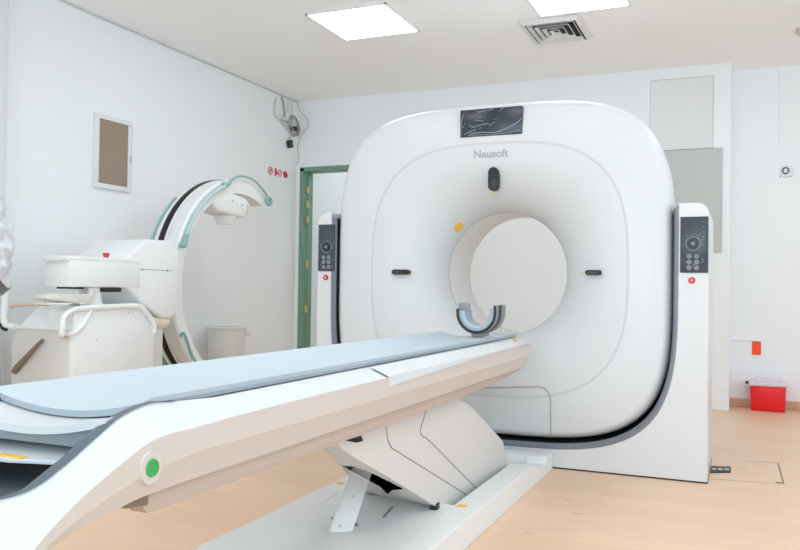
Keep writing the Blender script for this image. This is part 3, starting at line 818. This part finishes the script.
# carriage block
bm = mk(); prism(bm, [(3.54, .93), (3.56, 1.09), (3.72, 1.19), (3.97, 1.195), (4.02, 1.12), (4.00, .745), (3.94, .715), (3.86, .725), (3.70, .80)], 'X', -3.60, -3.205, bev=.02, seg=3); cb = link('carriage', bm, 'carm', ca)
bm = mk(); box(bm, -3.2055, -3.203, 3.66, 3.96, 1.010, 1.013); 
for y in (3.68, 3.90): cyl(bm, (-3.206, y, 1.0115), (-3.202, y, 1.0115), .006, n=8)
for z in (1.045, 1.0, .955): cyl(bm, (-3.206, 3.60, z-.01), (-3.2025, 3.60, z-.01), .006, n=8)
link('seam', bm, 'hair', cb)
bm = mk(); tube(bm, spline([(-3.25, 3.80, .705), (-3.24, 3.88, .69), (-3.25, 3.95, .70)], 6), [.03]*2+[.036]*9+[.03]*2, n=12); link('roller_cover', bm, 'ivory', cb)
# horizontal arm housing
bm = mk(); box(bm, -3.365, -3.2, 3.13, 3.66, .905, 1.05, bev=.006); arm = link('arm_housing', bm, 'carm', ca)
bm = mk(); prism(bm, [(3.115, 1.040), (3.115, 1.066), (3.14, 1.070), (3.62, 1.068), (3.66, 1.05), (3.16, 1.045)], 'X', -3.385, -3.198, bev=.006); link('arm_lid', bm, 'carm', arm)
bm = mk(); lathe(bm, [(.014, 1.07), (.014, 1.082), (.019, 1.083), (.019, 1.095), (0, 1.098)], -3.25, 3.44, n=20); link('stop_knob', bm, 'redsign', arm)
bm = mk(); box(bm, -3.36, -3.19, 3.20, 3.22, .895, .906); link('dark_bracket', bm, 'black', arm)
bm = mk(); box(bm, -3.25, -3.19, 3.37, 3.50, .880, .905, bev=.004); link('dark_bracket', bm, 'black', arm)
bm = mk(); lathe(bm, [(.085, .79), (.085, .80), (.062, .82), (.058, .905)], -3.28, 3.36, n=32); link('pivot_column', bm, 'carm', ca)
bm = mk(); cyl(bm, (-3.22, 3.30, .86), (-3.22, 3.30, .90), .022, n=16); link('pivot_cap', bm, 'carm2', ca)
# swivel tray on the left of the pivot
bm = mk(); prism(bm, [(2.975, .848), (2.985, .862), (3.05, .872), (3.28, .868), (3.28, .815), (3.20, .822), (2.99, .838)], 'X', -3.29, -3.19, bev=.006); sw = link('swivel_tray', bm, 'carm2', ca)
bm = mk(); box(bm, -3.29, -3.19, 2.99, 3.24, .815, .825, bev=.003); box(bm, -3.21, -3.187, 3.14, 3.19, .808, .822, mi=1); link('tray_edge', bm, ['carm', 'metal'], sw)
# cart body
bm = mk(); prism(bm, [(3.17, .10), (3.17, .775), (3.20, .795), (3.64, .795), (3.66, .788), (3.77, .69), (3.79, .66), (3.79, .10)], 'X', -3.38, -3.20, bev=.008); cart = link('cart_body', bm, 'carm', ca)
bm = mk(); prism(bm, [(-3.64, .10), (-3.64, .60), (-3.60, .68), (-3.38, .685), (-3.225, .685), (-3.225, .10)], 'Y', 3.163, 3.9, bev=.008); link('cart_front', bm, 'carm2', ca)
bm = mk(); prism(bm, [(3.17, .68), (3.20, .72), (3.30, .80), (3.85, .80), (3.85, .68)], 'X', -3.60, -3.30, bev=.02, seg=3); link('cart_hood', bm, 'carm', ca)
bm = mk(); box(bm, -3.66, -3.25, 3.155, 3.20, .675, .695, bev=.006); link('cart_shelf', bm, 'carm', ca)
bm = mk(); tube(bm, spline([(-3.27, 3.15, .665), (-3.215, 3.10, .655), (-3.20, 3.09, .70), (-3.20, 3.10, .75), (-3.195, 3.15, .785), (-3.195, 3.25, .795), (-3.195, 3.62, .80), (-3.195, 3.69, .775), (-3.195, 3.77, .70), (-3.20, 3.785, .64)], 8), .016, n=12); link('push_handle', bm, 'carm', ca)
bm = mk(); tube(bm, spline([(-3.27, 3.15, .665), (-3.20, 3.16, .665), (-3.197, 3.22, .70), (-3.196, 3.27, .77), (-3.196, 3.29, .792)], 7), .013, n=12); link('push_handle', bm, 'carm', ca)
for y, z in ((3.57, .765), (3.60, .765), (3.33, .62)): bm = mk(); cyl(bm, (-3.203, y, z), (-3.197, y, z), .005, n=8); link('screw', bm, 'seam', cart)
# brake bar on the front
bm = mk(); tube(bm, [(-3.60, 3.15, .445), (-3.575, 3.145, .47), (-3.425, 3.145, .60), (-3.40, 3.155, .625)], [.016, .016, .010, .008], n=10); link('brake_lever', bm, 'brown', ca)
# J-shaped tube handle and slim bar at the left
bm = mk(); tube(bm, spline([(-3.69, 3.165, .90), (-3.692, 3.160, .78), (-3.688, 3.155, .72), (-3.66, 3.15, .690), (-3.60, 3.16, .688)], 8), .018, n=12); link('side_handle', bm, 'carm', ca)
bm = mk(); tube(bm, spline([(-3.695, 3.142, .700), (-3.675, 3.136, .678), (-3.645, 3.135, .670)], 6), .010, n=8); link('handle_grip', bm, 'black', ca)
bm = mk(); tube(bm, [(-3.66, 3.20, .80), (-3.50, 3.28, .808)], .009, n=8); tube(bm, [(-3.66, 3.20, .80), (-3.68, 3.19, .79)], .009, n=8); link('hose', bm, 'beige', ca)
for (x, y) in ((-3.28, 3.25), (-3.28, 3.72), (-3.58, 3.25), (-3.58, 3.8)):
    bm = mk(); cyl(bm, (x-.025, y, .055), (x+.025, y, .055), .055, n=24); box(bm, x-.035, x+.035, y-.02, y+.02, .06, .105); link('caster', bm, 'slate', ca)

# ------------------------------------------------------------------ white cloth hung on a beige stand at the left edge
st = empty('drip_stand', (-3.30, 2.72, 0)); tag(st, 'beige upright stand under the crumpled white cloth at the left', 'stand')
bm = mk(); cyl(bm, (-3.285, 2.735, .03), (-3.285, 2.735, 1.34), .038, n=20); link('pole', bm, 'beige', st)
bm = mk(); lathe(bm, [(0, 0), (.2, 0), (.2, .015), (.05, .035), (0, .035)], -3.30, 2.72, n=32); link('foot', bm, 'carm2', st)
bm = mk(); rows = []
random.seed(9)
for j in range(41):
    f = j/40; z = 1.375-.475*f
    w = .05+.085*min(1, f*1.9)-.02*f; row = []
    for k in range(64):
        a = 2*PI*k/64
        fold = 1+.07*math.sin(5*a+9*f)+.05*math.sin(11*a-17*f+1.3)*f+.07*math.sin(31*f+3*a)*(1 if f > .2 else f*5)+.035*math.sin(61*f-4*a)-(.22*f if f > .75 else .165*f)
        zz = z+.03*math.sin(3*a+1)*f+.018*math.sin(6*a+2)*f
        row.append(Vector((-3.30+w*fold*math.cos(a)*1.0, 2.72+w*fold*math.sin(a)*.95, zz)))
    rows.append(row)
grid(bm, rows, close_u=True); top_ = [v for v in bm.verts]; bm.verts.ensure_lookup_table(); bm.faces.new([bm.verts[k] for k in range(64)][::-1])
tag(link('draped_cloth', bm, 'cloth', None, smooth=60), 'crumpled white cloth draped over the stand at the left edge', 'cloth')

# ------------------------------------------------------------------ left wall things
hatch = empty('wall_cabinet', (XL, 4.306, 1.577)); tag(hatch, 'small white-framed cabinet with brown-reflecting glass on the left wall', 'wall cabinet')
y0, y1, z0, z1 = 4.132, 4.482, 1.578, 2.086
bm = mk(); fw = .035
for a in ((y0, y1, z0, z0+fw), (y0, y1, z1-fw, z1), (y0, y0+fw, z0+fw, z1-fw), (y1-fw, y1, z0+fw, z1-fw)): box(bm, XL, XL+.026, *a, bev=.004)
link('frame', bm, 'steelwhite', hatch)
bm = mk(); box(bm, XL, XL+.018, y0+fw, y1-fw, z0+fw, z1-fw); link('glass_panel', bm, 'brown_reflection', hatch)
bm = mk(); box(bm, XL+.026, XL+.036, y1-.024, y1-.010, 1.79, 1.84, bev=.003); link('latch', bm, 'beige2', hatch)
# red safety signs
sg = empty('safety_sign', (XL, 6.46, 1.965)); tag(sg, 'small white wall sign printed with red symbols left of the green door frame', 'sign')
bm = mk(); box(bm, XL, XL+.003, 6.27, 6.66, 1.955, 2.045); link('backing', bm, 'wall', sg)
bm = mk(); xs = XL+.0035
ring_ = [(xs, 6.335+.032*math.cos(a), 2.0+.034*math.sin(a)) for a in [2*PI*k/24 for k in range(24)]]
tube(bm, ring_, .005, n=6, closed=True); tube(bm, [(xs, 6.312, 1.978), (xs, 6.358, 2.022)], .005, n=6)
tube(bm, spline([(xs, 6.325, 2.006), (xs, 6.335, 2.014), (xs, 6.345, 2.004), (xs, 6.335, 1.992)], 4), .004, n=6)
box(bm, XL+.002, XL+.005, 6.41, 6.445, 1.965, 2.035); box(bm, XL+.002, XL+.005, 6.447, 6.46, 1.985, 2.01)
tube(bm, [(xs, 6.50+.026*math.cos(a), 2.0+.03*math.sin(a)) for a in [2*PI*k/20 for k in range(20)]], .005, n=6, closed=True)
tube(bm, [(xs, 6.48, 1.98), (xs, 6.52, 2.02)], .004, n=6)
prism(bm, [(6.56, 2.02), (6.60, 2.035), (6.64, 2.01), (6.64, 1.985), (6.60, 1.962), (6.565, 1.98)], 'X', XL+.002, XL+.005)
link('symbols', bm, 'redsign', sg)
# loose cables in the corner: each its own thing
def cable(name, pts, r, m, label, cat='cable', n=8):
    bm = mk(); tube(bm, spline(pts, 10), r, n=n); return tag(link(name, bm, m, None), label, cat, None)
xw = XL+.02
bm = mk(); tube(bm, [(xw, 6.71+.085*math.cos(a), 2.49+.095*math.sin(a)) for a in [2*PI*k/32 for k in range(32)]], .009, n=8, closed=True)
tube(bm, [(xw+.02, 6.71+.07*math.cos(a+.3), 2.485+.085*math.sin(a)) for a in [2*PI*k/32 for k in range(32)]], .007, n=8, closed=True)
tag(link('cable_coil', bm, 'cable', None), 'coiled gray cable on the left wall beside the back corner', 'cable')
cable('wall_cable', [(XL+.008, 6.50, 2.73), (XL+.014, 6.52, 2.68), (XL+.014, 6.55, 2.60), (XL+.014, 6.545, 2.54), (XL+.015, 6.48, 2.525), (XL+.015, 6.60, 2.50)], .009, 'cable', 'gray cable dropping from the ceiling to the coil')
cable('wall_cable', [(XL+.008, 6.40, 2.70), (XL+.01, 6.385, 2.62), (XL+.01, 6.39, 2.53), (XL+.01, 6.47, 2.50), (XL+.012, 6.56, 2.46), (XL+.012, 6.66, 2.42)], .006, 'cablew', 'white cable looping left of the cable coil')
cable('wall_cable', [(XL+.01, 6.62, 2.60), (XL+.01, 6.62, 2.69), (XL+.01, 6.66, 2.72), (XL+.01, 6.69, 2.68), (XL+.01, 6.69, 2.60)], .006, 'cablew', 'short white cable hoop above the cable coil')
cable('wall_cable', [(XL+.02, 6.78, 2.745), (XL+.03, 6.80, 2.66), (XL+.11, 6.80, 2.58), (XL+.13, 6.80, 2.50), (XL+.05, 6.80, 2.40), (XL+.02, 6.795, 2.30), (XL+.03, 6.80, 2.2), (XL+.015, 6.79, 2.12)], .006, 'ivory', 'beige cable hanging down the corner to the green door frame')
bm = mk(); box(bm, XL, XL+.05, 6.68, 6.735, 2.44, 2.48, bev=.004); tag(link('cable_plug', bm, 'black', None), 'small black plug inside the cable coil', 'plug')
bm = mk(); box(bm, XL, XL+.05, 6.44, 6.56, 2.505, 2.53, bev=.004); tag(link('wall_bracket', bm, 'carm2', None), 'pale bracket on the left wall just left of the cable coil', 'bracket')
ad = empty('power_adapter', (XL+.03, 6.645, 2.24)); tag(ad, 'black power adapter dangling on its lead below the cable coil', 'power adapter')
bm = mk(); box(bm, XL+.005, XL+.040, 6.61, 6.68, 2.265, 2.34, bev=.008); bmesh.ops.rotate(bm, verts=bm.verts, cent=(XL, 6.645, 2.3), matrix=Matrix.Rotation(.25, 3, 'X')); link('adapter_body', bm, 'black', ad)
bm = mk(); tube(bm, spline([(XL+.025, 6.645, 2.34), (XL+.02, 6.64, 2.36), (XL+.02, 6.655, 2.378)], 6), .005, n=6); link('lead', bm, 'cable', ad)
# bin by the left wall
bn = empty('waste_bin', (-3.83, 5.40, 0)); tag(bn, 'white round bin on the floor beside the C-arm under the left wall', 'bin')
bm = mk(); lathe(bm, [(0, 0), (.130, 0), (.135, .01), (.150, .575), (.145, .575), (.130, .02), (0, .02)], -3.83, 5.40, n=44); link('body', bm, 'bin', bn)
bm = mk(); lathe(bm, [(.145, .574), (.159, .576), (.160, .592), (.153, .598), (.143, .592), (.145, .574)], -3.83, 5.40, n=44); link('rim', bm, 'bin', bn)
bm = mk(); box(bm, -3.72, -3.675, 5.49, 5.51, .52, .555, bev=.004); link('handle_lug', bm, 'bin', bn)

# ------------------------------------------------------------------ alcove things
ob = empty('wall_socket', (.317, YB2, 1.907)); tag(ob, 'round white outlet with a dark ring high on the alcove wall', 'wall socket')
bm = mk(); cyl(bm, (.322, YB2, 1.905), (.322, YB2-.018, 1.905), .052, .047, n=36)
link('plate', bm, 'steelwhite', ob)
bm = mk(); tube(bm, [(.313+.022*math.cos(a), YB2-.019, 1.907+.024*math.sin(a)) for a in [2*PI*k/28 for k in range(28)]], .006, n=8, closed=True); link('ring', bm, 'slate', ob)
bm = mk(); cyl(bm, (.275, YB2, 1.862), (.275, YB2-.005, 1.862), .005, n=8); link('screw', bm, 'slate', ob); bm = mk(); cyl(bm, (.353, YB2, 1.862), (.353, YB2-.005, 1.862), .005, n=8); link('screw', bm, 'slate', ob)
oc = empty('orange_tag', (.108, YB2, .425)); tag(oc, 'bright orange card hung on the alcove wall above the red tub', 'card')
bm = mk(); box(bm, .075, .142, YB2-.006, YB2-.002, .427, .535); link('card', bm, 'orange', oc)
bm = mk(); cyl(bm, (.108, YB2, .527), (.108, YB2-.012, .527), .008, n=12); link('pin', bm, 'brown', oc)
tb = empty('sharps_tub', (.19, 6.93, 0)); tag(tb, 'red plastic tub with a milky lid on the floor by the alcove wall', 'tub')
def taper(bm, x0, x1, y0, y1, z0, z1, k, bev):
    vs = box(bm, x0, x1, y0, y1, z0, z1)
    cx_, cy_ = (x0+x1)/2, (y0+y1)/2
    for v in vs:
        if v.co.z < (z0+z1)/2: v.co.x = cx_+(v.co.x-cx_)*k; v.co.y = cy_+(v.co.y-cy_)*k
    bmesh.ops.bevel(bm, geom=list(bm.edges), offset=bev, segments=3, profile=.5, affect='EDGES')
bm = mk(); taper(bm, .062, .318, 6.89, 7.06, 0, .20, .94, .012); link('tub_body', bm, 'tubred', tb)
bm = mk(); box(bm, .050, .330, 6.875, 7.07, .196, .232, bev=.010, seg=3); link('lid', bm, 'lid', tb)
bm = mk(); box(bm, .085, .295, 6.90, 7.05, .232, .244, bev=.005); link('lid_panel', bm, 'lid', tb)
bm = mk(); box(bm, .028, .05, 6.90, 6.92, .208, .228, bev=.003); link('latch', bm, 'black', tb)
# floor outlet box and hatch joints
fo = empty('floor_outlet', (-.10, 4.5, 0)); tag(fo, 'black metal floor cable outlet beside the scanner base', 'floor outlet')
bm = mk(); prism(bm, [(-.145, 4.40), (-.048, 4.455), (-.05, 4.60), (-.145, 4.57)], 'Z', .0, .004, bev=.001); link('plate', bm, 'black', fo)
bm = mk()
for k in range(3): box(bm, -.14+.03*k, -.118+.03*k, 4.47+.012*k, 4.51+.012*k, .003, .006)
link('connector', bm, 'film', fo)
bm = mk()
def strip(a, b, w=.004):
    a, b = Vector((*a, .0006)), Vector((*b, .0006)); d_ = (b-a).normalized().cross(Vector((0, 0, 1)))*w
    bm.faces.new([bm.verts.new(p) for p in (a-d_, b-d_, b+d_, a+d_)])
strip((.03, 4.80), (.185, 4.835)); strip((.185, 4.835), (.19, 4.31)); strip((.19, 4.31), (-.14, 4.262), .003); strip((-.048, 4.60), (.03, 4.62), .002)
box(bm, .155, .185, 4.32, 4.345, 0, .001)
struct(link('trim_5', bm, 'brown', None, smooth=0), 'thin joint lines of a floor hatch right of the scanner')
# scuffs on the floor
bm = mk()
for x, y, l, a in ((-.74, 3.0, .02, .3), (-.62, 3.35, .02, .2), (-.70, 3.55, .015, .5), (-.42, 2.78, .035, 2.1), (-.56, 3.72, .02, .1), (-.75, 2.62, .02, 0)):
    w = .003; c_, s_ = math.cos(a), math.sin(a)
    bm.faces.new([bm.verts.new((x+p*c_*l-q_*s_*w, y+p*s_*l+q_*c_*w, .0007)) for p, q_ in ((-1, -1), (1, -.4), (1, .6), (-.9, 1))])
struct(link('trim_6', bm, 'brown', None, smooth=0), 'small dark scuff marks on the floor')

# ------------------------------------------------------------------ light, world, camera
w = bpy.data.worlds.new('world'); S.world = w; w.use_nodes = True
w.node_tree.nodes['Background'].inputs[0].default_value = (.85, .92, 1, 1); w.node_tree.nodes['Background'].inputs[1].default_value = .6
def area(name, loc, rot, sx, sy, power, col):
    l = bpy.data.lights.new(name, 'AREA'); l.shape = 'RECTANGLE'; l.size = sx; l.size_y = sy; l.energy = power; l.color = col
    o = bpy.data.objects.new(name, l); o.location = loc; o.rotation_euler = rot; COL.objects.link(o); o['kind'] = 'structure'; return o
area('window_fill', ((WX0+WX1)/2, YN-.05, (WZ0+WZ1)/2), (PI/2, 0, 0), WX1-WX0-.1, WZ1-WZ0-.1, 60, (.70, .86, 1.0))
area('window_fill', (XR+.04, (SY0+SY1)/2, (SZ0+SZ1)/2), (PI/2, 0, PI/2), SY1-SY0-.1, SZ1-SZ0-.1, 26, (.70, .86, 1.0))  # added fill light at the made-up side window
area('corridor_light', (-3.2, 7.8, ZC-.02), (0, 0, 0), .6, .6, 4.0, (1, .98, .95))

cam = bpy.data.cameras.new('camera'); co = bpy.data.objects.new('camera', cam); COL.objects.link(co)
R = Vector((.91929882, .39331458, .01390427)); U = Vector((-.00600309, -.02131177, .99975486)); F = Vector((-.39351448, .91915692, .01723078))
mw = Matrix(((R.x, U.x, -F.x, 0), (R.y, U.y, -F.y, 0), (R.z, U.z, -F.z, .92), (0, 0, 0, 1)))
co.matrix_world = mw
cam.sensor_fit = 'HORIZONTAL'; cam.sensor_width = 36; cam.lens = 36*799.755/800; cam.clip_start = .02
S.camera = co
S.view_settings.view_transform = 'Standard'; S.view_settings.look = 'None'; S.view_settings.gamma = 1; S.view_settings.use_curve_mapping = False
S.view_settings.exposure = 0.61
S.cycles.max_bounces = 18; S.cycles.diffuse_bounces = 16; S.cycles.use_denoising = True
